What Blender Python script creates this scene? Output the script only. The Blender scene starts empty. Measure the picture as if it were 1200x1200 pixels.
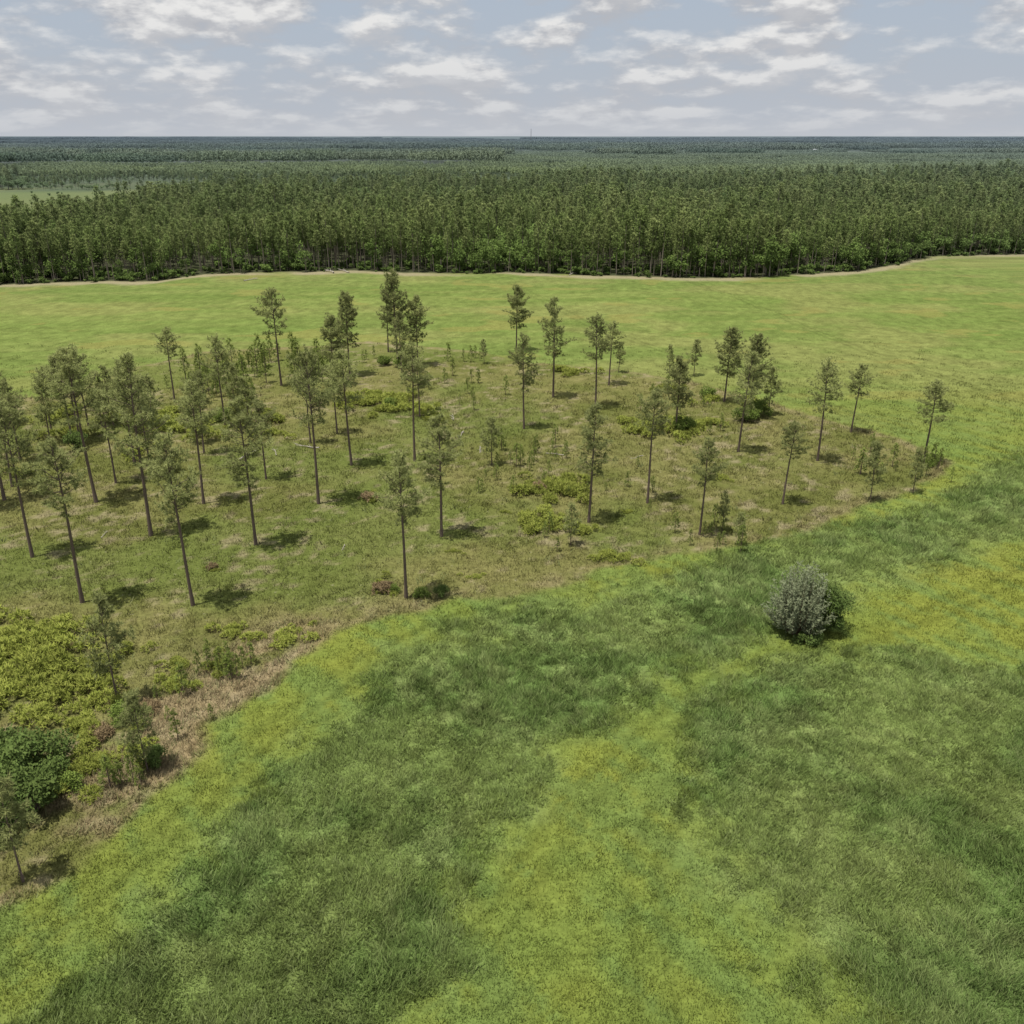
import bpy, math, random
import numpy as np
random.seed(7); rng=np.random.default_rng(7)
scene=bpy.context.scene
def R(a): return math.radians(a)

# ------------------------------------------------------------------ noise
def vnoise(x,y,seed=0):
    x=np.asarray(x,float); y=np.asarray(y,float)
    ix=np.floor(x).astype(np.int64); iy=np.floor(y).astype(np.int64)
    fx=x-ix; fy=y-iy; fx=fx*fx*(3-2*fx); fy=fy*fy*(3-2*fy)
    def h(a,b):
        n=(a*374761393+b*668265263+seed*974711)&0x7fffffff
        n=((n^(n>>13))*1274126177)&0x7fffffff
        n=((n^(n>>16))*1103515245+12345)&0x7fffffff
        return ((n>>8)&0xffff)/65535.0
    a=h(ix,iy);b=h(ix+1,iy);c=h(ix,iy+1);d=h(ix+1,iy+1)
    return (a*(1-fx)+b*fx)*(1-fy)+(c*(1-fx)+d*fx)*fy
def fbm(x,y,seed=0,o=4):
    s=0;a=.5;t=0
    for i in range(o):
        s=s+a*vnoise(x*2**i+17.3*i,y*2**i-9.1*i,seed+i*31); t+=a; a*=.5
    return s/t
def sstep(a,b,x):
    t=np.clip((x-a)/(b-a),0,1); return t*t*(3-2*t)
def lerp(a,b,t): return a+(b-a)*t

# ------------------------------------------------------------------ zones (metres)
def parse(s): return np.array([[float(q) for q in p.split(',')] for p in s.split()])
SAV=parse("-170,158 -141,158 -107,158 -96,161 -85,159 -82,177 -70,199 -46,205 -34,210 -20,205 -8,200 4,189 18,184 28,179 38,169 47,158 52,150 57,143 63,136 66,126 61,118 53,112 45,107 35,100 25,95 16,92 10,89 2,84 -4,83 -11,80 -17,75 -20,71 -22,65 -25,61 -25,55 -26,52 -28,47 -30,44 -32,41 -36,38 -43,33 -60,25 -170,20")
D1=parse("0,81 -10,72 -15,65 -18,57 -20,50 -22,43 -25,38 -28,34 -30,31 -34,24 -34,18 -7,18 -6,29 -6,34 -4,37 -3,42 -1,48 3,54 5,58 9,63 14,68 20,72 25,75 31,79 40,85 51,92 63,98 85,109 118,120 118,158 83,134 64,117 56,109 43,102 26,94 10,85")
D2=parse("48,69 36,72 26,71 19,65 14,60 12,55 12,50 14,43 16,38 19,33 22,26 24,18 60,18 90,40 80,70")
EDGE=parse("-2000,277 -263,277 -167,296 -142,302 -118,305 -108,319 -61,328 -12,323 30,319 67,311 105,319 123,328 151,351 170,369 211,378 321,383 2000,400")
TRACKS=[parse("-2,38 1,45 5,52 10,58 15,64 21,69 30,73 44,80 60,90"),parse("-31,37 -24,49 -20,60 -14,70 -6,78 4,83 20,90"),parse("8,26 8,36 9,45 12,53"),parse("60,150 40,190 20,230 0,300"),parse("100,140 80,200 70,260 60,305"),parse("-14,30 -11,42 -8,52 -2,60 6,68 16,75 26,80")]
def sdist(P,x,y,closed=True):
    x=np.asarray(x,float);y=np.asarray(y,float)
    d=np.full(x.shape,1e9);ins=np.zeros(x.shape,bool)
    n=len(P)
    for i in range(n if closed else n-1):
        ax,ay=P[i];bx,by=P[(i+1)%n]
        ex,ey=bx-ax,by-ay
        t=np.clip(((x-ax)*ex+(y-ay)*ey)/(ex*ex+ey*ey+1e-9),0,1)
        d=np.minimum(d,np.hypot(x-ax-t*ex,y-ay-t*ey))
        if closed and abs(ey)>1e-9:
            c=((ay>y)!=(by>y))&(x<(ex)*(y-ay)/ey+ax); ins^=c
    return np.where(ins,d,-d) if closed else d
def edge_y(x): return np.interp(x,EDGE[:,0],EDGE[:,1])+6*(fbm(np.asarray(x)/14,np.zeros_like(x,float),5,2)-.5)
def clearing(x,y):
    """1 = open ground beyond the forest edge"""
    w=60*(fbm(x/120,y/120,77,3)-.5)
    c=((x+w*.5<-232)&(y+w*.6>380)&(y+w<850)&(x>-900))
    n=fbm(x/1700+3,y/650,41,3)
    far=(y>1500)&(y<5000)&(n>.67)
    lane=((np.abs(y+.4*w-(590+.06*x))<30)&(x<160))|((np.abs(y+w-(905-.08*x))<62)&(x>-420))
    barn=((np.abs(x+595)<60)&(y>3000)&(y<4250))|((np.abs(x-957)<40)&(y>2300)&(y<3060))
    return c|far|lane|barn
def young(x,y):
    n=fbm(x/1300-5,y/420+9,57,3)
    return (y>720)&((n>.56)|((x>-50)&(y>1100)&(y<2300)&(n>.40)))
def gz(x,y):
    near=np.exp(-((np.asarray(y)-120)/300.)**2)
    return near*(0.7*(fbm(x/45,y/45,3,3)-.5))+ 22*sstep(6500,9500,y)*fbm(x/2600+4,y/4000,13,2)

def ground_color(x,y):
    x=np.asarray(x,float);y=np.asarray(y,float)
    def C(*c): return np.array(c)[None,:]
    w1=(fbm(x/3.2,y/3.2,11,3)-.5); w2=(fbm(x/9,y/9,12,3)-.5); w0=(fbm(x/1.1,y/1.1,14,2)-.5)
    sav=sdist(SAV,x,y); dd=np.maximum(sdist(D1,x,y),sdist(D2,x,y))
    g=fbm(x/13,y/13,21,4); g2=fbm(x/2.0,y/2.0,22,3); g3=fbm(x/40,y/25,23,3)
    t=np.clip((g-.32)*2.0+.7*(g2-.5),0,1)[:,None]
    col=lerp(C(.170,.194,.038),C(.134,.182,.042),t)
    yel=sstep(.54,.68,g3+.25*(g2-.5))[:,None]
    col=lerp(col,C(.186,.194,.042),yel*.6)
    fz=fbm((x*.8+y*.6)/1.3,(y*.8-x*.6)/6,27,4)
    col=lerp(col,C(.118,.176,.050),(sstep(.52,.64,fz)*.6)[:,None])
    # far part of the field
    farf=sstep(105,190,y)[:,None]
    st=fbm((x+y*.35)/60,(y-x*.12)/5,25,4)[:,None]; st2=fbm(x/30,y/18,26,5)[:,None]
    fcol=lerp(C(.122,.165,.042),C(.160,.192,.056),np.clip((st-.3)*1.8,0,1))
    fcol=lerp(fcol,C(.176,.190,.062),sstep(.48,.66,st2)*.8)
    fcol=fcol*(1+.40*(fbm(x/3,y/3,28,3)-.5)+.35*(vnoise(x/1.1,y/1.6,29)-.5))[:,None]
    yp=sstep(.66,.72,fbm(x/16+4,y/9,30,4))[:,None]
    fcol=lerp(fcol,C(.215,.20,.062),yp*.5)
    col=lerp(col,fcol,farf)
    # taller grass
    dk=sstep(-3.2,3.2,dd+3.8*w1+6.0*w2+4.0*w0)
    h1=fbm(x/5,y/5,31,4);h2=fbm((x*.8+y*.6)/.8,(y*.8-x*.6)/2.2,32,3);h3=fbm(x/1.1,y/1.1,34,3)
    pal=np.clip((h2-.42)*3.0+ (h1-.5)*2.2,0,1)[:,None]
    dcol=lerp(C(.112,.172,.050),C(.182,.235,.082),pal)
    lightp=sstep(.46,.64,fbm(x/11+5,y/11,33,4))[:,None]
    dcol=lerp(dcol,C(.174,.216,.066),lightp*.55)
    dcol=dcol*(1-.40*sstep(.50,.66,h3)*(1-.5*lightp[:,0]))[:,None]
    col=lerp(col,dcol,(dk*.92)[:,None])
    tall=dk*(1-.5*lightp[:,0])
    for tr in TRACKS:
        d=np.abs(sdist(tr,x+1.5*w2,y+1.5*w2,False)-.95)
        k_=sstep(.7,.15,d)*sstep(.3,.5,g2+.15)
        col=col*(1-.20*k_)[:,None]
    # savanna
    sv=sstep(-.8,.9,sav+2.5*w1+2*w2)
    m=fbm(x/7,y/7,41,4);m2=fbm(x/1.1,y/1.1,42,3);m3=fbm(x/18,y/18,44,3)
    s=lerp(C(.110,.120,.034),C(.174,.164,.062),np.clip((m-.3)*2.0+.7*(m2-.5),0,1)[:,None])
    s=lerp(s,C(.106,.138,.034),(sstep(.48,.68,m3)*.6)[:,None])
    bare=sstep(.58,.69,.6*m2+.4*fbm(x/4,y/4,43,3))[:,None]
    s=lerp(s,C(.240,.205,.122),bare*.7)
    q=fbm(x/3.5,y/3.5,45,3)
    ll=sstep(88,66,y)*sstep(13,4,sav)
    ed=sstep(3.5,.5,sav)*.5
    dry=np.clip(np.maximum(ll*1.1,ed)*sstep(.34,.52,q),0,1)*sv
    s=lerp(s,lerp(C(.235,.168,.095),C(.31,.26,.16),m2[:,None]),(dry*.85)[:,None])
    col=lerp(col,s,sv[:,None])
    tall=tall*(1-sv)
    ey=edge_y(x)
    e=y-ey
    tan=sstep(-9,-3,e+6*w2)*sstep(.35,.55,fbm(x/22,y/22,51,2)+.12)
    col=lerp(col,C(.29,.25,.16),(tan*.85)[:,None])
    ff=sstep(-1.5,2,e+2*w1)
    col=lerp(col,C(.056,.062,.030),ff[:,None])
    cl=(clearing(x,y)&(e>20)).astype(float)
    yo=(young(x,y)&(e>20)).astype(float)
    col=lerp(col,C(.075,.100,.040),(yo*.8)[:,None])
    f=fbm(x/200,y/60,61,4)[:,None]
    clc=lerp(C(.110,.145,.040),C(.175,.180,.070),np.clip((f-.3)*2.,0,1))
    clc=lerp(clc,C(.05,.06,.03),((y>860)&(y<1200)).astype(float)[:,None]*.6)
    col=lerp(col,clc,cl[:,None])
    return np.clip(col,0.01,1),tall,sv,dry,sav,e

# ------------------------------------------------------------------ materials
def new_mat(name):
    m=bpy.data.materials.new(name); m.use_nodes=True; nt=m.node_tree; nt.nodes.clear(); return m,nt
def N(nt,t,**k):
    n=nt.nodes.new(t)
    for a,b in k.items(): setattr(n,a,b)
    return n
def mixc(nt,a,b,f,blend='MIX'):
    n=N(nt,'ShaderNodeMix',data_type='RGBA',blend_type=blend)
    for s,v in ((n.inputs[6],a),(n.inputs[7],b),(n.inputs[0],f)):
        if isinstance(v,bpy.types.NodeSocket): nt.links.new(v,s)
        elif isinstance(v,(tuple,list)): s.default_value=(*v[:3],1)
        else: s.default_value=v
    return n.outputs[2]
def math_(nt,op,a,b=None,c=None,clamp=False):
    n=N(nt,'ShaderNodeMath',operation=op); n.use_clamp=clamp
    for i,v in enumerate((a,b,c)):
        if v is None: continue
        if isinstance(v,bpy.types.NodeSocket): nt.links.new(v,n.inputs[i])
        else: n.inputs[i].default_value=v
    return n.outputs[0]
def haze_tint(nt,col,hc=(.215,.275,.325)):
    """hazy air painted into base colour: bluer with distance from the site (world position)"""
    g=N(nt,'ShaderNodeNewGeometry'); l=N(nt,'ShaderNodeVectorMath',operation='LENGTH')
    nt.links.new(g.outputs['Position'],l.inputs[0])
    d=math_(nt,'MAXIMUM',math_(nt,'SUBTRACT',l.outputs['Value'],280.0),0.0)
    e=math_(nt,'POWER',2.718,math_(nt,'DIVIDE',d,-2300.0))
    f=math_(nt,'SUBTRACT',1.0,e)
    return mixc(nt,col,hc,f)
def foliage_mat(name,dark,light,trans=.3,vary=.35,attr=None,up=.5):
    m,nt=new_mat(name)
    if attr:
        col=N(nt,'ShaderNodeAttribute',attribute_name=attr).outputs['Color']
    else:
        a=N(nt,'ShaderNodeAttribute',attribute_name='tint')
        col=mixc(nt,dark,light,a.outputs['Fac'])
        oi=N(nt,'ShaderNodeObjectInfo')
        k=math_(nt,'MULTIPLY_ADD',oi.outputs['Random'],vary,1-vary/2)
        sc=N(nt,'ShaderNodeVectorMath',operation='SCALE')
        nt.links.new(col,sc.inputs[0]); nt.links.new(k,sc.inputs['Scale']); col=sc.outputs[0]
    col=haze_tint(nt,col)
    g=N(nt,'ShaderNodeNewGeometry')
    vs=N(nt,'ShaderNodeVectorMath',operation='SCALE'); nt.links.new(g.outputs['Normal'],vs.inputs[0]); vs.inputs['Scale'].default_value=1-up
    va=N(nt,'ShaderNodeVectorMath',operation='ADD'); nt.links.new(vs.outputs[0],va.inputs[0]); va.inputs[1].default_value=(0,0,up)
    vn=N(nt,'ShaderNodeVectorMath',operation='NORMALIZE'); nt.links.new(va.outputs[0],vn.inputs[0])
    d=N(nt,'ShaderNodeBsdfDiffuse'); nt.links.new(col,d.inputs['Color']); nt.links.new(vn.outputs[0],d.inputs['Normal'])
    t=N(nt,'ShaderNodeBsdfTranslucent'); nt.links.new(col,t.inputs['Color'])
    mx=N(nt,'ShaderNodeMixShader'); mx.inputs[0].default_value=trans
    nt.links.new(d.outputs[0],mx.inputs[1]); nt.links.new(t.outputs[0],mx.inputs[2])
    o=N(nt,'ShaderNodeOutputMaterial'); nt.links.new(mx.outputs[0],o.inputs[0])
    return m
def bark_mat(name,a,b,scale=6):
    m,nt=new_mat(name)
    tc=N(nt,'ShaderNodeTexCoord'); mp=N(nt,'ShaderNodeMapping'); mp.inputs['Scale'].default_value=(scale,scale,scale*.25)
    nt.links.new(tc.outputs['Object'],mp.inputs[0])
    n=N(nt,'ShaderNodeTexNoise'); n.inputs['Detail'].default_value=4; nt.links.new(mp.outputs[0],n.inputs['Vector'])
    col=haze_tint(nt,mixc(nt,a,b,n.outputs['Fac']))
    d=N(nt,'ShaderNodeBsdfDiffuse')
    nt.links.new(col,d.inputs['Color'])
    o=N(nt,'ShaderNodeOutputMaterial'); nt.links.new(d.outputs[0],o.inputs[0]); return m

M_bark=bark_mat('pine_bark',(.075,.058,.048),(.20,.155,.125))
M_barkfar=bark_mat('forest_bark',(.15,.125,.10),(.30,.26,.21))
M_pine=foliage_mat('pine_needles',(.180,.210,.072),(.380,.405,.165),.38)
M_pinefar=foliage_mat('forest_needles',(.098,.143,.040),(.225,.280,.090),.25,.45)
M_pinelight=foliage_mat('light_forest_needles',(.135,.175,.054),(.265,.310,.112),.25,.45)
M_hard=foliage_mat('forest_leaves',(.075,.128,.030),(.170,.236,.060),.25,.4)
M_palm=foliage_mat('palmetto_leaves',(.200,.250,.044),(.385,.405,.100),.3)
M_green=foliage_mat('shrub_leaves',(.110,.165,.034),(.215,.280,.066),.3)
M_dgreen=foliage_mat('dark_shrub_leaves',(.065,.108,.028),(.145,.195,.056),.25)
M_silver=foliage_mat('silvery_leaves',(.195,.240,.120),(.43,.47,.29),.35,up=.5)
M_young=foliage_mat('young_pine_needles',(.130,.180,.038),(.260,.310,.084),.35)
M_grass=foliage_mat('grass_blades',None,None,.3,.25,attr='gcol',up=.8)
M_dead=bark_mat('weathered_wood',(.28,.25,.21),(.50,.46,.40),8)
M_dry=foliage_mat('dry_leaves',(.18,.13,.07),(.30,.23,.13),.2)

# ------------------------------------------------------------------ mesh builder
class MB:
    def __init__(s): s.V=[];s.T=[];s.L=[];s.S=[];s.M=[];s.n=0
    def add(s,V,F,tint,mat):
        V=np.asarray(V,float).reshape(-1,3);F=np.asarray(F,int)
        s.V.append(V); s.T.append(np.broadcast_to(np.asarray(tint,float),(len(V),)).copy())
        s.L.append((F+s.n).ravel()); s.S.append(np.full(len(F),F.shape[1])); s.M.append(np.full(len(F),mat)); s.n+=len(V)
    def mesh(s,name,mats):
        V=np.concatenate(s.V);L=np.concatenate(s.L);S=np.concatenate(s.S);M=np.concatenate(s.M);T=np.concatenate(s.T)
        me=bpy.data.meshes.new(name); me.vertices.add(len(V)); me.vertices.foreach_set('co',V.ravel().astype(np.float32))
        me.loops.add(len(L)); me.loops.foreach_set('vertex_index',L.astype(np.int32))
        me.polygons.add(len(S)); me.polygons.foreach_set('loop_start',np.concatenate([[0],np.cumsum(S)[:-1]]).astype(np.int32))
        me.polygons.foreach_set('material_index',M.astype(np.int32))
        a=me.attributes.new('tint','FLOAT','POINT'); a.data.foreach_set('value',T.astype(np.float32))
        for m in mats: me.materials.append(m)
        me.update(calc_edges=True); return me
def norm(v): return v/(np.linalg.norm(v,axis=-1,keepdims=True)+1e-9)
def tube(mb,pts,rad,sides,mat,tint=.5):
    pts=np.asarray(pts,float);n=len(pts);rad=np.asarray(rad,float)
    d=norm(np.gradient(pts,axis=0)); up=np.array([0,0,1.]) if abs(d[0][2])<.9 else np.array([1.,0,0])
    a=norm(np.cross(d,up)); b=np.cross(d,a)
    th=np.arange(sides)/sides*2*np.pi
    V=pts[:,None,:]+rad[:,None,None]*(np.cos(th)[None,:,None]*a[:,None,:]+np.sin(th)[None,:,None]*b[:,None,:])
    F=[(i*sides+j,i*sides+(j+1)%sides,(i+1)*sides+(j+1)%sides,(i+1)*sides+j) for i in range(n-1) for j in range(sides)]
    mb.add(V.reshape(-1,3),F,tint,mat)
def tufts(mb,C,D,r,n,w,mat,r_=rng,bias=.6,tint=None):
    """needle / leaf clusters: n thin triangles radiating round each centre"""
    C=np.asarray(C,float).reshape(-1,3);D=np.asarray(D,float).reshape(-1,3);k=len(C)
    if tint is None: tint=r_.random(k)
    g=norm(norm(r_.normal(size=(k,n,3)))+bias*D[:,None,:])
    ln=(r*(.6+.6*r_.random((k,n,1))))
    side=norm(np.cross(g,r_.normal(size=(k,n,3))))*w/2
    base=C[:,None,:]+g*ln*.08
    tip=C[:,None,:]+g*ln
    V=np.stack([base-side,base+side,tip],axis=2).reshape(-1,3)
    T=np.repeat(np.clip(np.asarray(tint)[:,None]*.7+.3*r_.random((k,n)),0,1).ravel(),3)
    mb.add(V,np.arange(len(V)).reshape(-1,3),T,mat)
def leaves(mb,C,size,mat,tint,r_=rng,flat=.5):
    """quad leaves with random tilt"""
    C=np.asarray(C,float);k=len(C)
    nrm=norm(r_.normal(size=(k,3))+np.array([0,0,flat]))
    a=norm(np.cross(nrm,r_.normal(size=(k,3))));b=np.cross(nrm,a)
    s=(size*(.6+.8*r_.random((k,1))))
    V=np.stack([C-a*s,C-b*s*.45,C+a*s,C+b*s*.45],axis=1).reshape(-1,3)
    mb.add(V,np.arange(len(V)).reshape(-1,4),np.repeat(np.clip(tint,0,1),4),mat)

# ------------------------------------------------------------------ pines
def make_pine(name,seed,h=17.,crown=.5,width=2.5,nb=36,dens=1.0,mats=None,tuft_r=.46,nn=22,w=.060,lean=.3):
    r=np.random.default_rng(seed); mb=MB()
    z=np.linspace(0,1,11); ph=r.uniform(0,6.28)
    cx=lean*(z**1.5)*math.cos(ph)+.10*np.sin(z*5+ph)*z; cy=lean*(z**1.5)*math.sin(ph)+.10*np.cos(z*4+ph)*z
    pts=np.stack([cx,cy,z*h],1); rad=np.interp(z,[0,.06,.5,1],[.25,.19,.13,.03])*h/17
    tube(mb,pts,rad,7,0,.5)
    C=[];D=[];T=[]
    for i in range(nb):
        s=(i+r.random())/nb; s=s**.85
        zz=1-crown*(1-s)
        if s<.12 and r.random()<.45: continue
        prof=(.55+.9*min(1,s*2.6))*(1-s)**.55*(.60+.7*r.random())
        L=width*max(.25,prof*.95)
        az=r.random()*6.28; el=R(lerp(0,50,s**1.4)+r.normal()*13)
        o=np.array([np.interp(zz,z,cx),np.interp(zz,z,cy),zz*h])
        d=np.array([math.cos(az)*math.cos(el),math.sin(az)*math.cos(el),math.sin(el)])
        tt=np.linspace(0,1,4); bp=o+d*L*tt[:,None]+np.array([0,0,.22*L])*(tt[:,None]**2)+r.normal(size=(4,3))*.06*L*tt[:,None]
        tube(mb,bp,np.linspace(.04,.014,4)*h/17*(.6+.25*L),3,0,.3)
        cl=r.random()
        k=max(3,int(round(L*4.2*dens)))
        for j in range(k):
            u=.30+.70*(j+r.random())/k
            p=np.array([np.interp(u,tt,bp[:,q]) for q in range(3)])
            sd=norm(np.cross(d,[0,0,1.]))*r.choice([-1,1])*L*.34*(1.15-u)*(.5+r.random())
            q=p+sd+np.array([0,0,.10+.25*r.random()])+r.normal(size=3)*.16
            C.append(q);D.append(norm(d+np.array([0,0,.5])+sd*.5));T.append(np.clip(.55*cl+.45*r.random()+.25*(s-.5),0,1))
            if r.random()<.5: tube(mb,[p,q],[.012,.008],3,0,.3)
        C.append(bp[-1]);D.append(norm(d+np.array([0,0,.4])));T.append(.5+.5*cl)
    for i in range(6):
        zz=(1-crown)*r.uniform(.45,1); az=r.random()*6.28; o=np.array([np.interp(zz,z,cx),np.interp(zz,z,cy),zz*h])
        L=r.uniform(.4,1.1); tube(mb,[o,o+np.array([math.cos(az)*L,math.sin(az)*L,-.05])],[.025,.01],3,0,.3)
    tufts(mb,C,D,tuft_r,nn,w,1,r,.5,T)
    return mb.mesh(name,mats or [M_bark,M_pine])
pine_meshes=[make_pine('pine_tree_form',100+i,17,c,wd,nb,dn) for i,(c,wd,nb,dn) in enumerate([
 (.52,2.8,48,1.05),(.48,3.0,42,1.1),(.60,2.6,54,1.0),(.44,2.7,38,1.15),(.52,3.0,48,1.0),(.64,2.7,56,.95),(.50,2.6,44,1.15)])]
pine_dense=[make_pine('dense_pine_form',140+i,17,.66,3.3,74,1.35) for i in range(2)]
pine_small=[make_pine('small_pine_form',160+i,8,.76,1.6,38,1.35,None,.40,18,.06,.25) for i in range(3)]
def make_sapling(name,seed):
    r=np.random.default_rng(seed);mb=MB();h=3.2
    tube(mb,[[0,0,0],[.03,.02,h*.5],[0,.05,h]],[.05,.035,.012],5,0,.4)
    C=[];D=[]
    for i in range(34):
        s=(i+r.random())/34; zz=.35+s*(h-.35); L=.62*(1-s)**.7+.08; az=r.random()*6.28
        d=np.array([math.cos(az),math.sin(az),.55]); p=np.array([0,0,zz])+d*L*(.5+.5*r.random()); C.append(p);D.append(norm(d))
        if i%2==0: tube(mb,[[0,0,zz],p],[.012,.006],3,0,.3)
    tufts(mb,C,D,.34,16,.06,1,r,.8)
    return mb.mesh(name,[M_bark,M_young])
saps=[make_sapling('pine_sapling_form',200+i) for i in range(3)]

def place(name,me,x,y,s=1.,sz=None,rot=None,z=-.05):
    o=bpy.data.objects.new(name,me); scene.collection.objects.link(o)
    o.location=(x,y,float(gz(np.array([x],float),np.array([y],float))[0])+z)
    o.scale=(s,s,sz if sz else s); o.rotation_euler=(random.uniform(-.03,.03),random.uniform(-.03,.03),random.uniform(0,6.28) if rot is None else rot)
    return o
PINES="""-55.7,92.8,17.8 -45.1,82.0,17.4 -33.3,81.4,18.0 -30.7,96.3,17.6 -44.2,98.8,21.4 -55.5,109.5,19.9 -25.7,108.9,20.0 -69.6,133.7,13.7 -23.8,123.8,16.6 -28.7,139.0,11.1 -14.6,125.7,17.4 -11.2,82.9,15.8 -8.6,98.5,14.7 9.7,102.7,14.7 2.0,141.7,15.3 7.7,161.2,17.6
1,201,14 15,154,16 19,170,12 22,180,6 27,140,12 18,109,15 23,99,12 39,158,13 35,130,15 41,148,14 45,150,8 46,126,15 56,140,11 62,126,12 36,109,11 48,110,8 55,113,6 -24,184,19 -20,186,14 -28,199,13 -45,169,18 -33,177,16 -35,170,13 -62,158,13 -56,124,15 -52,120,13 -41,109,16 -3,124,7 -67,143,10 -35,118,11 -68,110,17 -71,106,19 -76,140,10 -50,134,9 -32,134,12 -16,148,10 -34,64,10 -28,55,7 -32,44,8 27,96,4 7,96,5 26,100,5 37,177,7 32,177,6 -6,188,5 -69,143,9 -44,143,8 -74,126,12 -22,174,13"""
dense={(-24,184),(-20,186),(41,148),(-33,177),(1,201),(27,140),(-35,170),(39,158)}
for i,(x,y,h) in enumerate(parse(PINES)):
    if h>9.5 or (x,y)==(-34,64):
        me=pine_dense[i%2] if (x,y) in dense else pine_meshes[(i*3+i//7)%7]
        if (x,y)==(-34,64): me=pine_small[0]; place('pine_tree',me,x,y,h/8*.8,h/8); continue
        place('pine_tree',me,x,y,(h/17)**.6*(.92+.16*random.random()),h/17)
    else:
        place('pine_tree',pine_small[i%3],x,y,h/8*(.85+.2*random.random()),h/8)
for i in range(12):
    x=random.uniform(-95,-45);y=random.uniform(112,155); h=random.uniform(8,13)
    place('pine_tree',pine_small[i%3] if h<10 else pine_meshes[i%7],x,y,h/8 if h<10 else h/17*1.2)
def cluster(cx,cy,rx,ry,n,smin,smax):
    for i in range(n):
        a=random.random()*6.28;q=math.sqrt(random.random())
        s=random.uniform(smin,smax)
        place('pine_sapling',random.choice(saps),cx+rx*q*math.cos(a),cy+ry*q*math.sin(a),s*random.uniform(.8,1.1),s)
cluster(-52,176,15,16,46,1.0,2.2); cluster(-58,160,14,10,16,.8,1.8); cluster(-8,165,9,14,12,.5,1.2)
cluster(2,128,7,6,12,.6,1.2); cluster(-1,118,5,8,6,.5,1); cluster(56,121,7,9,16,.5,1.3); cluster(24,98,5,5,10,.5,1.1)
cluster(6,97,3,4,4,.5,1.1); cluster(30,150,10,14,10,.5,1.1); cluster(-28,60,4,9,10,.4,1.0); cluster(15,120,14,14,14,.3,.8); cluster(-20,190,14,6,10,.6,1.3)
cluster(-26,70,3,3,14,.5,.9); cluster(-30,56,3,5,6,.4,.9)

# ------------------------------------------------------------------ shrubs
def make_palmetto(name,seed,rx,ry,h,n,mat):
    r=np.random.default_rng(seed);mb=MB()
    lob=r.normal(size=(9,2))*np.array([rx,ry])*.55; lh=r.uniform(.6,1.,9)
    C=[];D=[];T=[]
    for i in range(n):
        j=r.integers(9); a=r.random()*6.28;q=r.random()**.5
        p=lob[j]+np.array([math.cos(a)*rx,math.sin(a)*ry])*.42*q
        z=h*lh[j]*math.sqrt(max(0,1-q*q*.9))*(.75+.3*r.random())
        C.append([p[0],p[1],z]);D.append(norm(np.array([math.cos(a)*q,math.sin(a)*q,.9])));T.append(np.clip(.2+.6*r.random()+.3*(z/h-.6),0,1))
        if i%3==0: tube(mb,[[p[0]*.9,p[1]*.9,0],[p[0],p[1],z]],[.03,.015],3,1,.3)
    tufts(mb,C,D,.48,13,.12,0,r,.9,T)
    return mb.mesh(name,[mat,M_dry])
def make_bush(name,seed,rx,h,n,leaf,mat,stems=9,lobes=10,twig=None,ry=None,rs=1.):
    r=np.random.default_rng(seed);mb=MB(); ry=ry or rx
    lc=[];lr=[]
    for i in range(lobes):
        a=r.random()*6.28;q=r.random()**.6*.68; zz=r.uniform(.28,.80)*h*(1.05-.35*q)
        lc.append([math.cos(a)*q*rx,math.sin(a)*q*ry,zz]);lr.append(rs*r.uniform(.26,.42)*min(rx,h*.9))
    lc=np.array(lc);lr=np.array(lr);lt=r.random(lobes)
    for c in lc[:stems]:
        b=np.array([c[0]*.12,c[1]*.12,0]); m=(b+c)/2+r.normal(size=3)*.15
        tube(mb,[b,m,c],[.07,.05,.02],5,1,.5)
        for q in range(5):
            e=c+norm(r.normal(size=3)+np.array([0,0,.6]))*lr.mean()*1.0
            tube(mb,[m,(c+m)/2+r.normal(size=3)*.1,e],[.025,.018,.006],3,1,.5)
    j=r.integers(lobes,size=n); d=norm(r.normal(size=(n,3))); rad=lr[j][:,None]*(.45+.7*r.random((n,1))**.7)
    C=lc[j]+d*rad*np.array([1,1,.85]); k=C[:,2]>.08; C=C[k]; j=j[k]
    leaves(mb,C,leaf,0,.35*r.random(len(C))+.35*lt[j]+.3*C[:,2]/h,r)
    return mb.mesh(name,[mat,twig or M_bark])
def make_plume_shrub(name,seed,rx,h,mat,twig,plumes=270):
    """many-stemmed shrub: upswept leafy plumes making a rounded, feathery crown"""
    r=np.random.default_rng(seed);mb=MB();C=[];D=[];T=[]
    for i in range(plumes):
        a=r.random()*6.28; q=r.random()**.55; el=math.acos(min(1,q*.98))
        tipd=np.array([math.cos(a)*q,math.sin(a)*q,math.sin(el)])
        sc=.70+.42*r.random()
        tip=tipd*np.array([rx,rx,h])*sc; tip[2]=max(.35,tip[2]*.93+.25)
        b=np.array([math.cos(a)*q*rx*.15,math.sin(a)*q*rx*.15,0]); mid=np.array([tip[0]*.72,tip[1]*.72,tip[2]*.45])
        if i%3==0: tube(mb,[b,mid*.9,tip],[.05,.03,.008],3,1,.5)
        tt=r.random()
        for k in range(15):
            u=.35+.65*k/14; p=b*(1-u)**2+2*mid*u*(1-u)+tip*u*u
            C.append(p+r.normal(size=3)*.20*(1.2-u)); D.append(norm(tip-mid)); T.append(np.clip(.35*tt+.40*(u-.35)/.65+.25*r.random(),0,1))
    tufts(mb,C,D,.32,7,.080,0,r,.9,T)
    return mb.mesh(name,[mat,twig])
pal=[make_palmetto('palmetto_form',300+i,2.6,1.9,1.3,230,M_palm) for i in range(4)]
bush=[make_bush('shrub_form',320+i,1.9,2.2,2200,.12,M_green) for i in range(3)]
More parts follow.
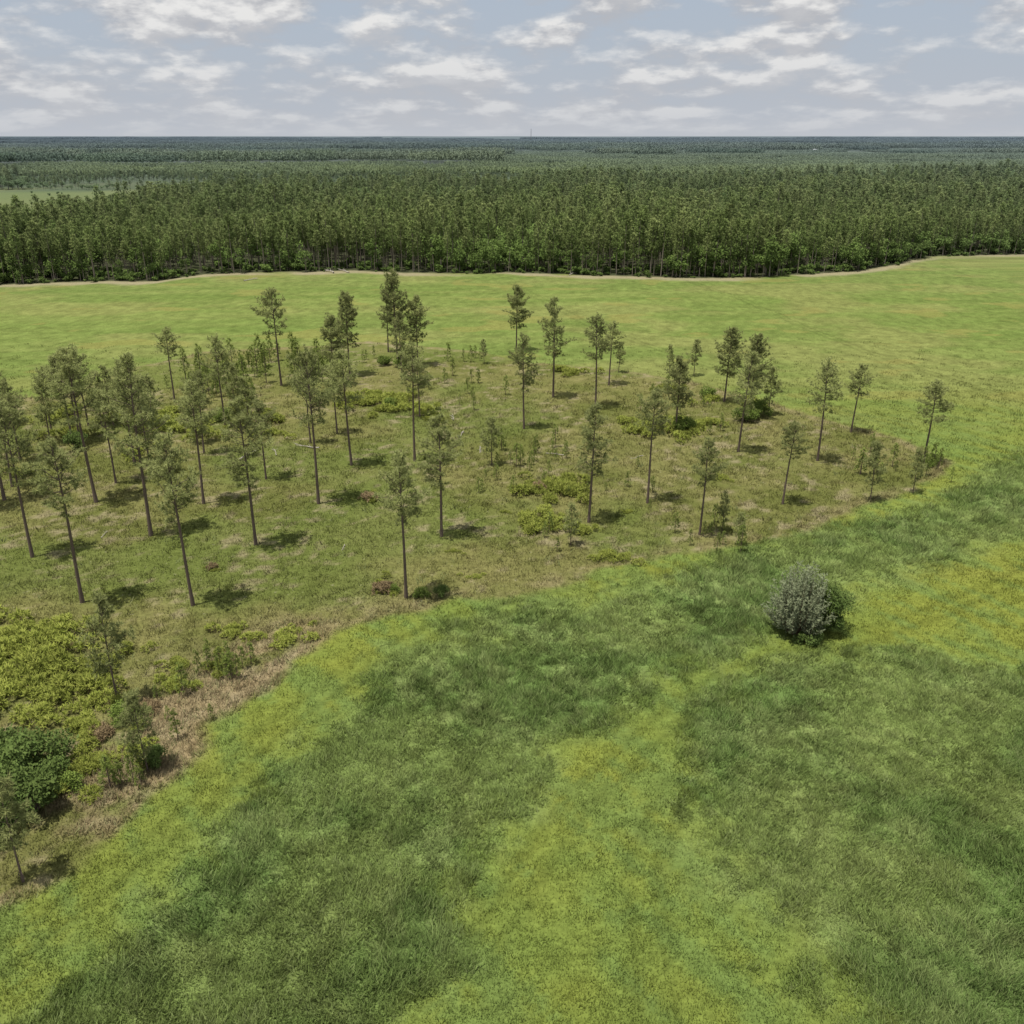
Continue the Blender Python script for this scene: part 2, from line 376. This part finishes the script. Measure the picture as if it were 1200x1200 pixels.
dbush=[make_bush('dark_shrub_form',340+i,2.3,3.2,3400,.13,M_dgreen,lobes=13) for i in range(2)]
dryb=[make_palmetto('dry_shrub_form',360,1.5,1.2,.9,120,M_dry)]
for (x,y,s) in [(4.7,113.5,1.25),(8.2,114.,1.1),(2,112.5,.9),(6.5,112.3,1.1),(5.5,115,1.0),(2.7,101.1,1.1),(6,101.5,1.05),(8,100.5,.7),(4,102.6,1.0),(11,92,.7),(12.5,92.5,.5),(24.4,141,1.2),(20,141.5,1.1),(29,142,1.2),(33,144,1.0),(27,138,.8),(22,143,1.1),
   (-24.7,155.5,1.4),(-20,156,1.3),(-29,156,1.2),(-23,151,1.0),(-17,153,1.1),(-27,162,1.0),(-22,159,1.2),(-47,72,.9),(-18.7,110.4,.6),(-13.3,84.8,.6),(-33.8,89.9,.28),
   (-60,143,1.3),(-55,142,1.3),(-66,146,1.2),(-46,145,1.4),(-41,147,1.2),(-51,138,1.1),(-72,138,1.1),(-79,150,1.3),(-70,120,.9),(-40,138,.9),(-57,128,.9),(-48,151,1.2),(-60,150,1.1),
   (36,160,1.0),(44,155,1.1),(10,181,1.1),(13,178,1.),(30,166,.9),(-14,148,.8),(-4,88,.35),(-7,94,.3),(15,106,.35),(30,118,.4),(-1,106,.3),(-15,118,.4),
   (-41,67,1.25),(-44,69,1.3),(-47.5,70,1.3),(-38,66,1.0),(-43,72.5,1.2),(-49,74,1.2),(-40,63.5,1.0),(-52,72,1.2),(-37,70,.7),(-54,78,1),(-46,65,1.2),(-36,63,.8),(-38.5,68.5,.9),(-46.5,74.5,1.1),
   (-31.9,54.4,.85),(-34,56,.7),(-23.2,74.3,.8),(-26.5,75.5,.7),(-21,76.5,.5),(-27.4,70.5,.6),(-29.5,67,.7),(-31,70,.6),(-36,52,.8),(-30,58.5,.7),(-35.5,60,.8)]:
    place('palmetto_shrub',random.choice(pal),x,y,s,s*random.uniform(.85,1.1),z=-.1)
for (x,y,s) in [(-44,55,1.0),(-12.6,84.2,.45),(-9.5,83,.55),(-62,141,1.1),(-49,146,1.1),(28.5,140.5,1.2),(40,146,1.3),(43,149,1.4),(-22,154,.9),(62,124,.8),(-23,184,1.2),(-27,186,1.0),(-32.5,61.5,.8),(36.5,161,1.),(-33,53,.7)]:
    place('leafy_shrub',random.choice(bush),x,y,s)
for (x,y,s) in [(-34.6,50.6,1.2),(-37.0,52.5,1.35),(-36.0,55.2,1.15),(-36.6,49.0,1.25),(-39,51,1.3),(-39,55,1.2),(-34.4,53.0,.8),(-27.8,55.8,.55),(-7.5,83.2,.45),(-68,131,1.0)]:
    place('dark_leafy_shrub',random.choice(dbush),x,y,s)
for (x,y,s) in [(-14.0,84.6,.9),(-19.2,110.7,.9),(4,114.5,.9),(-34,90,.5),(-31,63,.8),(-33.5,59.5,.8)]:
    place('dry_shrub',dryb[0],x,y,s)
# the lone shrub pair standing in the field
M_stem=bark_mat('red_brown_stems',(.12,.07,.05),(.24,.16,.12),5)
me=make_plume_shrub('silvery_shrub_form',401,3.3,7.3,M_silver,M_stem)
place('silvery_shrub',me,27.9,75.6,1.0)
me=make_bush('wax_myrtle_form',402,2.5,6.2,7500,.12,M_dgreen,stems=9,lobes=16)
place('green_shrub',me,31.0,76.3,1.0)
me=make_bush('low_green_form',403,1.7,1.4,2400,.10,M_dgreen,stems=6,lobes=10)
place('green_shrub',me,28.6,74.0,1.0)

# fallen wood
def make_log(name,seed,L,r0):
    r=np.random.default_rng(seed);mb=MB()
    p=np.stack([np.linspace(0,L,7),r.normal(size=7)*.08*L/4,.15+.1*np.abs(r.normal(size=7))],1)
    tube(mb,p,np.linspace(r0,r0*.3,7),7,0,.5)
    for k in range(7):
        i=r.integers(1,6); e=p[i]+np.array([r.uniform(.3,1),r.uniform(-1,1),r.uniform(.0,.5)])*L*.22
        tube(mb,[p[i],(p[i]+e)/2+r.normal(size=3)*.05,e],[r0*.35,r0*.25,.01],4,0,.5)
    return mb.mesh(name,[M_dead])
logs=[make_log('fallen_log_form',500+i,5,.13) for i in range(3)]
for (x,y,s) in [(-63,322,1.8),(-58,323,1.5),(-41,126,.9),(-30,131,.9),(-8,140,.7),(-36,128,.6),(8,128,.6),(20,128,.5),(-50,98,.4),(-20,96,.35),(-10,146,.7),(-90,304,1.2),(20,317,1.2),(-95,102,.6),(-5,132,.6)]:
    place('fallen_log',random.choice(logs),x,y,s,z=0)

# ------------------------------------------------------------------ ground sheet
def out(a,b,n): return a*(b/a)**(np.arange(1,n+1)/n)
xp=out(175,40000,44)
xs=np.concatenate([-xp[::-1],np.arange(-175,175.1,.62),xp])
ys=np.concatenate([[-3000,-800,-200,-60,-10,5],np.arange(14,225,.55),np.arange(225,420,1.2),out(420,45000,80)])
X,Y=np.meshgrid(xs,ys); X=X.ravel();Y=Y.ravel()
col,tall,svm,dry,sav,ee=ground_color(X,Y)
Z=gz(X,Y)+ .16*tall*(fbm(X/.9,Y/.9,71,2)-.4)*2 + .05*(fbm(X/1.3,Y/1.3,72,2)-.5)*(Y<260)
nx,ny=len(xs),len(ys)
i=np.arange(nx-1)[None,:]+nx*np.arange(ny-1)[:,None]
Fq=np.stack([i,i+1,i+nx+1,i+nx],-1).reshape(-1,4)
me=bpy.data.meshes.new('ground'); me.vertices.add(len(X)); me.vertices.foreach_set('co',np.stack([X,Y,Z],1).ravel().astype(np.float32))
me.loops.add(Fq.size); me.loops.foreach_set('vertex_index',Fq.ravel().astype(np.int32))
me.polygons.add(len(Fq)); me.polygons.foreach_set('loop_start',(np.arange(len(Fq))*4).astype(np.int32))
me.update(calc_edges=True); me.polygons.foreach_set('use_smooth',np.ones(len(Fq),bool))
a=me.attributes.new('gcol','FLOAT_COLOR','POINT'); a.data.foreach_set('color',np.concatenate([col,np.ones((len(col),1))],1).ravel().astype(np.float32))
a=me.attributes.new('sav','FLOAT','POINT'); a.data.foreach_set('value',svm.astype(np.float32))
m,nt=new_mat('meadow_ground')
ga=N(nt,'ShaderNodeAttribute',attribute_name='gcol'); sa=N(nt,'ShaderNodeAttribute',attribute_name='sav')
ge=N(nt,'ShaderNodeNewGeometry')
def noise(scale,detail=4,rough=.6,vec=None):
    n=N(nt,'ShaderNodeTexNoise'); n.inputs['Scale'].default_value=scale;n.inputs['Detail'].default_value=detail;n.inputs['Roughness'].default_value=rough
    nt.links.new(vec or ge.outputs['Position'],n.inputs['Vector']); return n.outputs['Fac']
n1=noise(2.2,5,.7); n2=noise(.55,3)
mp=N(nt,'ShaderNodeMapping'); mp.inputs['Rotation'].default_value=(0,0,R(35)); mp.inputs['Scale'].default_value=(.7,3.5,1); nt.links.new(ge.outputs['Position'],mp.inputs[0])
n3=noise(1.2,4,.7,mp.outputs[0])
k=math_(nt,'MULTIPLY_ADD',n1,1.1,.45); k2=math_(nt,'MULTIPLY_ADD',n3,.7,.65); k=math_(nt,'MULTIPLY',k,k2)
k=math_(nt,'MULTIPLY',k,math_(nt,'MULTIPLY_ADD',n2,.4,.8))
sc=N(nt,'ShaderNodeVectorMath',operation='SCALE'); nt.links.new(ga.outputs['Color'],sc.inputs[0]); nt.links.new(k,sc.inputs['Scale'])
sp=noise(1.5,3,.8); spf=math_(nt,'MULTIPLY',math_(nt,'MULTIPLY_ADD',sp,9,-5.6,True),sa.outputs['Fac'])
spf=math_(nt,'MULTIPLY',spf,.6)
c=haze_tint(nt,mixc(nt,sc.outputs[0],(.32,.29,.20),spf),(.115,.145,.160))
bs=N(nt,'ShaderNodeBsdfDiffuse'); nt.links.new(c,bs.inputs['Color'])
bp=N(nt,'ShaderNodeBump'); bp.inputs['Strength'].default_value=.5; bp.inputs['Distance'].default_value=.25; nt.links.new(n1,bp.inputs['Height']); nt.links.new(bp.outputs[0],bs.inputs['Normal'])
o=N(nt,'ShaderNodeOutputMaterial'); nt.links.new(bs.outputs[0],o.inputs[0])
me.materials.append(m)
g=bpy.data.objects.new('ground',me); scene.collection.objects.link(g)

# ------------------------------------------------------------------ grass: one mesh of blades
def tri_mesh(name,V,col,mat):
    nt_=len(V)//3
    me=bpy.data.meshes.new(name); me.vertices.add(len(V)); me.vertices.foreach_set('co',V.ravel().astype(np.float32))
    me.loops.add(len(V)); me.loops.foreach_set('vertex_index',np.arange(len(V),dtype=np.int32))
    me.polygons.add(nt_); me.polygons.foreach_set('loop_start',(np.arange(nt_)*3).astype(np.int32))
    a=me.attributes.new('gcol','FLOAT_COLOR','POINT'); a.data.foreach_set('color',np.concatenate([col,np.ones((len(col),1))],1).ravel().astype(np.float32))
    me.materials.append(mat); me.update(calc_edges=True)
    ob=bpy.data.objects.new(name,me); scene.collection.objects.link(ob); return ob
NP=240000
yy=28+(225-28)*rng.random(NP)**1.4
xx=(rng.random(NP)*2-1)*(yy*.66+12)
c,tl,sv_,dr,sd,e_=ground_color(xx,yy)
dist=np.hypot(yy,45)
p=np.where(tl>.4,.9,np.where(sv_>.5,.50,.42))*np.clip(75/dist,.25,1)*sstep(222,140,yy)
keep=rng.random(NP)<p; xx,yy,c,tl,sv_,dr,dist=[q[keep] for q in (xx,yy,c,tl,sv_,dr,dist)]
n=len(xx)
istall=(tl>.35)|(dr>.4)|((sv_>.5)&(rng.random(n)<.08))
s=(.75+.6*rng.random(n))*np.clip(dist/75,1,2.0)**.7
hgt=np.where(istall,.50,.22)*s; hgt=np.where(istall&(tl>.35),hgt*(.5+.6*tl)*(.25+1.5*fbm(xx/1.3,yy/1.3,81,2)),hgt)
spr=np.where(istall,.22,.24)*s; wid=np.where(istall,.060,.05)*s; lean=np.where(istall,.55,.35)
ang=R(35)+rng.normal(size=n)*1.0+7*(fbm(xx/5,yy/5,83,2)-.5)
NB=11
bx=xx[:,None]+rng.normal(size=(n,NB))*spr[:,None]; by=yy[:,None]+rng.normal(size=(n,NB))*spr[:,None]
bz=gz(xx,yy)[:,None]*np.ones((1,NB))-.02
B=np.stack([bx,by,bz],-1)
a2=ang[:,None]+rng.normal(size=(n,NB))*1.2; ln=hgt[:,None]*(.5+.7*rng.random((n,NB))); le=lean[:,None]*(.4+1.2*rng.random((n,NB)))
G=np.stack([np.cos(a2)*le,np.sin(a2)*le,np.ones((n,NB))],-1)
Tp=B+norm(G)*ln[...,None]*np.array([1.25,1.25,1])
S=norm(np.cross(G,rng.normal(size=(n,NB,3))))*(wid[:,None]/2)[...,None]
V=np.stack([B-S,B+S,Tp],2).reshape(-1,3)
br=(.70+.60*rng.random((n,1,1)))*(.88+.24*rng.random((n,NB,1)))
ic=c[:,None,:]*br*1.15
pale=((rng.random((n,1,1))<.10)|(rng.random((n,NB,1))<.06))&istall[:,None,None]
ic=np.where(pale,ic*.5+np.array([.140,.165,.070]),ic)
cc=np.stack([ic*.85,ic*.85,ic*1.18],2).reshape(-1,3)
tri_mesh('meadow_grass',V,cc,M_grass)

# ------------------------------------------------------------------ instancing
def scatter(name,x,y,z,rot,scl,idx,meshes):
    col_=bpy.data.collections.new(name+'_parts')
    for j,mm in enumerate(meshes):
        ob=bpy.data.objects.new('%s_part_%02d'%(name,j),mm); col_.objects.link(ob)
    n=len(x); me=bpy.data.meshes.new(name); me.vertices.add(n)
    me.vertices.foreach_set('co',np.stack([x,y,z],1).ravel().astype(np.float32))
    def at(nm,tp,arr,key):
        a=me.attributes.new(nm,tp,'POINT'); a.data.foreach_set(key,np.ascontiguousarray(arr).ravel())
    at('rot','FLOAT_VECTOR',rot.astype(np.float32),'vector'); at('scl','FLOAT_VECTOR',scl.astype(np.float32),'vector'); at('idx','INT',idx.astype(np.int32),'value')
    ob=bpy.data.objects.new(name,me); scene.collection.objects.link(ob)
    t=bpy.data.node_groups.new(name+'_nodes','GeometryNodeTree')
    t.interface.new_socket('Geometry',in_out='INPUT',socket_type='NodeSocketGeometry'); t.interface.new_socket('Geometry',in_out='OUTPUT',socket_type='NodeSocketGeometry')
    gi=t.nodes.new('NodeGroupInput');go=t.nodes.new('NodeGroupOutput'); ip=t.nodes.new('GeometryNodeInstanceOnPoints'); ci=t.nodes.new('GeometryNodeCollectionInfo')
    ci.inputs['Collection'].default_value=col_; ci.inputs['Separate Children'].default_value=True; ci.inputs['Reset Children'].default_value=True
    ip.inputs['Pick Instance'].default_value=True
    def na(nm,tp):
        q=t.nodes.new('GeometryNodeInputNamedAttribute'); q.data_type=tp; q.inputs['Name'].default_value=nm; return q.outputs[0]
    er=t.nodes.new('FunctionNodeEulerToRotation')
    L=t.links.new
    L(gi.outputs[0],ip.inputs['Points']); L(ci.outputs[0],ip.inputs['Instance']); L(na('idx','INT'),ip.inputs['Instance Index'])
    L(na('rot','FLOAT_VECTOR'),er.inputs[0]); L(er.outputs[0],ip.inputs['Rotation']); L(na('scl','FLOAT_VECTOR'),ip.inputs['Scale']); L(ip.outputs[0],go.inputs[0])
    md=ob.modifiers.new('instances','NODES'); md.node_group=t
    return ob

# forest -----------------------------------------------------------
def far_pine(seed,h=18,crown=.42,width=2.3,n=90,r_=.85,mat=None):
    r=np.random.default_rng(seed);mb=MB()
    tube(mb,[[0,0,0],[r.normal()*.15,r.normal()*.15,h*.6],[0,0,h*.98]],[.17,.12,.04],4,0,.5)
    s=r.random(n); z=h*(1-crown*(1-s)); a=r.random(n)*6.28
    prof=(.45+.8*np.minimum(1,s*2.5))*(1-s)**.5
    q=width*prof*(.25+.75*r.random(n)**.6)*(.75+.4*np.sin(a*2+r.random()*6))
    C=np.stack([np.cos(a)*q,np.sin(a)*q,z+q*.25],1)
    D=norm(np.stack([np.cos(a)*.6,np.sin(a)*.6,np.full(n,.7)],1))
    tufts(mb,C,D,r_,8,.24,1,r,.5,np.clip(.25+.5*(s)+.4*(r.random(n)-.5)+.15*np.sin(a*3),0,1))
    return mb.mesh('forest_pine_form',[M_barkfar,mat or M_pinefar])
def far_hard(seed,h=13):
    r=np.random.default_rng(seed);mb=MB()
    tube(mb,[[0,0,0],[.1,0,h*.5],[0,.1,h*.8]],[.2,.13,.05],4,0,.5)
    lob=r.normal(size=(9,3))*np.array([1.5,1.5,h*.15])+np.array([0,0,h*.62]); lr=r.uniform(1.2,2.0,9)
    n=460;j=r.integers(9,size=n); C=lob[j]+norm(r.normal(size=(n,3)))*lr[j][:,None]*(.5+.6*r.random((n,1))); C=C[C[:,2]>.3]
    leaves(mb,C,.44,1,.4*r.random(len(C))+.6*np.clip(C[:,2]/h,0,1),r)
    return mb.mesh('forest_hardwood_form',[M_barkfar,M_hard])
fp=[far_pine(700+i,h,c,w,n=nn_,mat=(M_pinelight if i in (1,4) else None)) for i,(h,c,w,nn_) in enumerate([(18,.46,2.3,95),(17,.58,2.4,105),(19,.42,2.1,90),(16,.66,2.2,110),(18.5,.50,2.7,100)])]
fh=[far_hard(720+i,h) for i,h in enumerate([12,13.5,10])]
fs=[make_bush('forest_shrub_form',730+i,2.4,3.2,420,.34,M_hard,stems=3,lobes=9) for i in range(2)]
def jgrid(x0,x1,y0,y1,s):
    a,b=np.meshgrid(np.arange(x0,x1,s),np.arange(y0,y1,s)); a=a.ravel()+rng.uniform(-.48,.48,a.size)*s; b=b.ravel()+rng.uniform(-.48,.48,b.size)*s; return a,b
def forest(y0,y1,s):
    x,y=jgrid(-.70*y1-40,.70*y1+40,y0,y1,s)
    k=(np.abs(x)<.70*y+40)&(y>edge_y(x)+1.0)&~clearing(x,y); x,y=x[k],y[k]
    yo=young(x,y); hn=fbm(x/60,y/60,91,3); n=len(x)
    hd=(fbm(x/45+7,y/45,93,2)>.62)&(rng.random(n)<.7) | (rng.random(n)<.08)
    idx=np.where(hd,5+rng.integers(0,3,n),rng.integers(0,5,n))
    sc=(.68+.42*rng.random(n)**1.3)*(.66+.62*hn); sc=np.where(yo,sc*.45,sc)
    return x,y,idx,sc,np.stack([sc*(.9+.25*rng.random(n)),sc*(.9+.25*rng.random(n)),sc],1)
A=forest(270,430,4.0);B=forest(430,760,5.4);C_=forest(760,1100,7.5)
x=np.concatenate([A[0],B[0],C_[0]]);y=np.concatenate([A[1],B[1],C_[1]]);idx=np.concatenate([A[2],B[2],C_[2]]);scl=np.concatenate([A[4],B[4],C_[4]])
w=np.where(y>760,1.6,np.where(y>430,1.25,1.05)); scl[:,0]*=w;scl[:,1]*=w
NS=1500
sx=rng.uniform(-420,420,NS); sy=edge_y(sx)+rng.uniform(-1,22,NS)
ss=.35+.7*rng.random(NS)**1.5
ss=np.where(sy<edge_y(sx)+2,ss*.6,ss)
hx=np.concatenate([rng.uniform(120,420,220),rng.uniform(-420,-120,110),rng.uniform(-120,120,60)]); hy=edge_y(hx)+rng.uniform(0,16,390); hs=rng.uniform(.5,.95,390)
# scattered scrub and trees in the left-hand clearing
cx_=rng.uniform(-560,-240,70); cy_=rng.uniform(430,820,70); cs_=rng.uniform(.3,.8,70)
x=np.concatenate([x,sx,hx,cx_]);y=np.concatenate([y,sy,hy,cy_]);idx=np.concatenate([idx,8+rng.integers(0,2,NS),5+rng.integers(0,3,390),8+rng.integers(0,2,70)])
scl=np.concatenate([scl,np.stack([ss*1.2,ss*1.2,ss],1),np.stack([hs,hs,hs],1),np.stack([cs_,cs_,cs_],1)])
n=len(x); rot=np.stack([rng.normal(size=n)*.02,rng.normal(size=n)*.02,rng.random(n)*6.28],1)
scatter('pine_forest',x,y,gz(x,y)-.1,rot,scl,idx,fp+fh+fs)
def stand(seed,h,mat):
    r=np.random.default_rng(seed);mb=MB(); S=80
    a,b=np.meshgrid(np.arange(-S/2,S/2,6.4),np.arange(-S/2,S/2,6.4)); a=a.ravel()+r.uniform(-3,3,a.size);b=b.ravel()+r.uniform(-3,3,b.size)
    C=[];D=[];T=[]
    for px,py in zip(a,b):
        hh=h*r.uniform(.72,1.12)
        t=r.random()
        for q in range(9):
            s=r.random();an=r.random()*6.28;rad=3.0*(1-s)**.6*r.random()**.5
            C.append([px+math.cos(an)*rad,py+math.sin(an)*rad,hh*(.55+.45*s)]);D.append([0,0,1.]);T.append(np.clip(.3*t+.5*s+.2*r.random(),0,1))
    tufts(mb,C,D,2.2,6,1.3,0,r,.3,T)
    return mb.mesh('woodland_stand_form',[mat])
st=[stand(800+i,18,M_pinefar) for i in range(2)]+[stand(802,17,M_pinelight)]+[stand(810,15,M_hard)]+[stand(811,6,M_young)]
x,y=jgrid(-7200,7200,1140,9600,82)
k=(np.abs(x)<.72*y+150)&~clearing(x,y); x,y=x[k],y[k]; n=len(x)
yo=young(x,y); nn_=fbm(x/700,y/260,95,3)
idx=np.where(yo,4,np.where(nn_>.57,3,np.where(nn_<.46,2,rng.integers(0,2,n))))
sc=(.5+1.0*fbm(x/400,y/250,97,3))
rot=np.stack([np.zeros(n),np.zeros(n),rng.integers(0,4,n)*math.pi/2+rng.normal(size=n)*.1],1)
scatter('distant_woodland',x,y,gz(x,y),rot,np.stack([np.full(n,1.08)*1.0,np.full(n,1.08),sc],1),idx,st)

# ------------------------------------------------------------------ far buildings and mast
def simple_mat(name,c,r=.6):
    m,nt=new_mat(name); ns=N(nt,'ShaderNodeTexNoise'); ns.inputs['Scale'].default_value=.5
    b=N(nt,'ShaderNodeBsdfPrincipled'); b.inputs['Roughness'].default_value=r
    nt.links.new(mixc(nt,tuple(q*.9 for q in c),c,ns.outputs['Fac']),b.inputs['Base Color'])
    o=N(nt,'ShaderNodeOutputMaterial'); nt.links.new(b.outputs[0],o.inputs[0]); return m
M_w=simple_mat('white_metal_wall',(.62,.64,.66)); M_rf=simple_mat('roof_metal',(.50,.53,.56),.6); M_dk=simple_mat('barn_door_paint',(.08,.07,.06))
def barn(x,y,L,W,Hh):
    e=bpy.data.objects.new('metal_barn',None); scene.collection.objects.link(e); e.location=(x,y,float(gz(np.array([x]),np.array([y]))[0]))
    def part(nm,V,F,mt):
        me=bpy.data.meshes.new(nm); me.from_pydata(V,[],F); me.materials.append(mt); o=bpy.data.objects.new(nm,me); scene.collection.objects.link(o); o.parent=e
    l,w=L/2,W/2; r=Hh*1.5
    part('walls',[(-l,-w,0),(l,-w,0),(l,w,0),(-l,w,0),(-l,-w,Hh),(l,-w,Hh),(l,w,Hh),(-l,w,Hh),(-l,0,r),(l,0,r)],[(0,1,5,4),(2,3,7,6),(1,2,6,9,5),(3,0,4,8,7)],M_w)
    part('roof',[(-l-.5,-w-.6,Hh-.1),(l+.5,-w-.6,Hh-.1),(l+.5,0,r+.15),(-l-.5,0,r+.15),(l+.5,w+.6,Hh-.1),(-l-.5,w+.6,Hh-.1)],[(0,1,2,3),(3,2,4,5)],M_rf)
    for i in range(3):
        cx=-l+L*(i+.5)/3
        part('door',[(cx-2,-w-.05,0),(cx+2,-w-.05,0),(cx+2,-w-.05,Hh*.75),(cx-2,-w-.05,Hh*.75)],[(0,1,2,3)],M_dk)
barn(-595.8,4185,24,14,6); barn(957,3025,16,10,4.5)
mb=MB()
for dx,dy in ((-1.5,-1),(1.5,-1),(0,1.5)):
    tube(mb,[[dx,dy,0],[dx*.6,dy*.6,95]],[.7,.5],4,0,.5)
for k in range(24):
    z=k*4; mb_=[[-1.3,-.9,z],[1.3,-.9,z+4],[0,1.3,z+2]]
    tube(mb,[mb_[0],mb_[1]],[.25,.25],3,0,.5); tube(mb,[mb_[1],mb_[2]],[.25,.25],3,0,.5)
o=bpy.data.objects.new('radio_mast',mb.mesh('radio_mast',[simple_mat('mast_steel',(.3,.3,.32))])); scene.collection.objects.link(o); o.location=(150,7600,0)

# ------------------------------------------------------------------ sky, sun
sun_dir=np.array([-.22,-.125,1.0]); sun_dir/=np.linalg.norm(sun_dir)
elev=math.asin(sun_dir[2]); az=math.atan2(sun_dir[0],sun_dir[1])
w=bpy.data.worlds.new('World'); scene.world=w; w.use_nodes=True; nt=w.node_tree; nt.nodes.clear()
sky=N(nt,'ShaderNodeTexSky',sky_type='NISHITA'); sky.sun_disc=False; sky.sun_elevation=elev; sky.sun_rotation=az; sky.air_density=1.2; sky.dust_density=2.0
tc=N(nt,'ShaderNodeTexCoord'); sx=N(nt,'ShaderNodeSeparateXYZ'); nt.links.new(tc.outputs['Generated'],sx.inputs[0])
z=math_(nt,'MAXIMUM',sx.outputs['Z'],0.0)
def cloud_layer(zoff,sx_,sz_,seed,det=9,ro=.56):
    zz=math_(nt,'MULTIPLY',math_(nt,'POWER',math_(nt,'ADD',z,.012+zoff),.75),sz_)
    cb=N(nt,'ShaderNodeCombineXYZ'); nt.links.new(math_(nt,'MULTIPLY',sx.outputs['X'],sx_),cb.inputs[0]);nt.links.new(math_(nt,'MULTIPLY_ADD',sx.outputs['Y'],sx_,seed),cb.inputs[1]); nt.links.new(zz,cb.inputs[2])
    n=N(nt,'ShaderNodeTexNoise'); n.inputs['Scale'].default_value=1;n.inputs['Detail'].default_value=det;n.inputs['Roughness'].default_value=ro
    nt.links.new(cb.outputs[0],n.inputs['Vector']); return n.outputs['Fac']
a=cloud_layer(0,13,27,5.4); b=cloud_layer(.0090,13,27,5.4,5); a4=cloud_layer(0,13,27,5.4,7); big=cloud_layer(0,4,10,8.0,3)
dens=math_(nt,'ADD',math_(nt,'MULTIPLY',a,.55),math_(nt,'MULTIPLY',big,.45))
cov=math_(nt,'MULTIPLY_ADD',dens,9.0,-3.85,True)
lit=math_(nt,'MULTIPLY_ADD',math_(nt,'SUBTRACT',a4,b),5.5,.20,True)
lit=math_(nt,'ADD',lit,math_(nt,'MULTIPLY_ADD',a,1.8,-.85),None,True)
ccol=mixc(nt,(4.5,4.6,4.9),(8.5,8.4,8.2),lit)
hz=math_(nt,'POWER',2.718,math_(nt,'MULTIPLY',z,-16.0))
blue=mixc(nt,sky.outputs[0],(4.3,5.0,6.1),.8)
c=mixc(nt,blue,ccol,cov)
c=mixc(nt,c,(5.2,5.45,5.9),math_(nt,'MULTIPLY',hz,.92))
bg=N(nt,'ShaderNodeBackground'); bg.inputs['Strength'].default_value=.1; nt.links.new(c,bg.inputs['Color'])
o=N(nt,'ShaderNodeOutputWorld'); nt.links.new(bg.outputs[0],o.inputs[0])
sl=bpy.data.lights.new('sun','SUN'); sl.energy=4.8; sl.angle=R(.53); sl.color=(1,.955,.87)
so=bpy.data.objects.new('sun',sl); scene.collection.objects.link(so)
from mathutils import Vector
so.rotation_euler=Vector(sun_dir).to_track_quat('Z','Y').to_euler(); so.location=(-50,-50,200)

# ------------------------------------------------------------------ camera
cam=bpy.data.cameras.new('camera'); cam.angle=R(60); cam.clip_end=100000; cam.clip_start=.5
co=bpy.data.objects.new('camera',cam); scene.collection.objects.link(co); co.location=(0,0,45); co.rotation_euler=(R(90-23),R(0),0)
scene.camera=co
scene.view_settings.view_transform='Standard'; scene.view_settings.look='None'; scene.view_settings.exposure=0
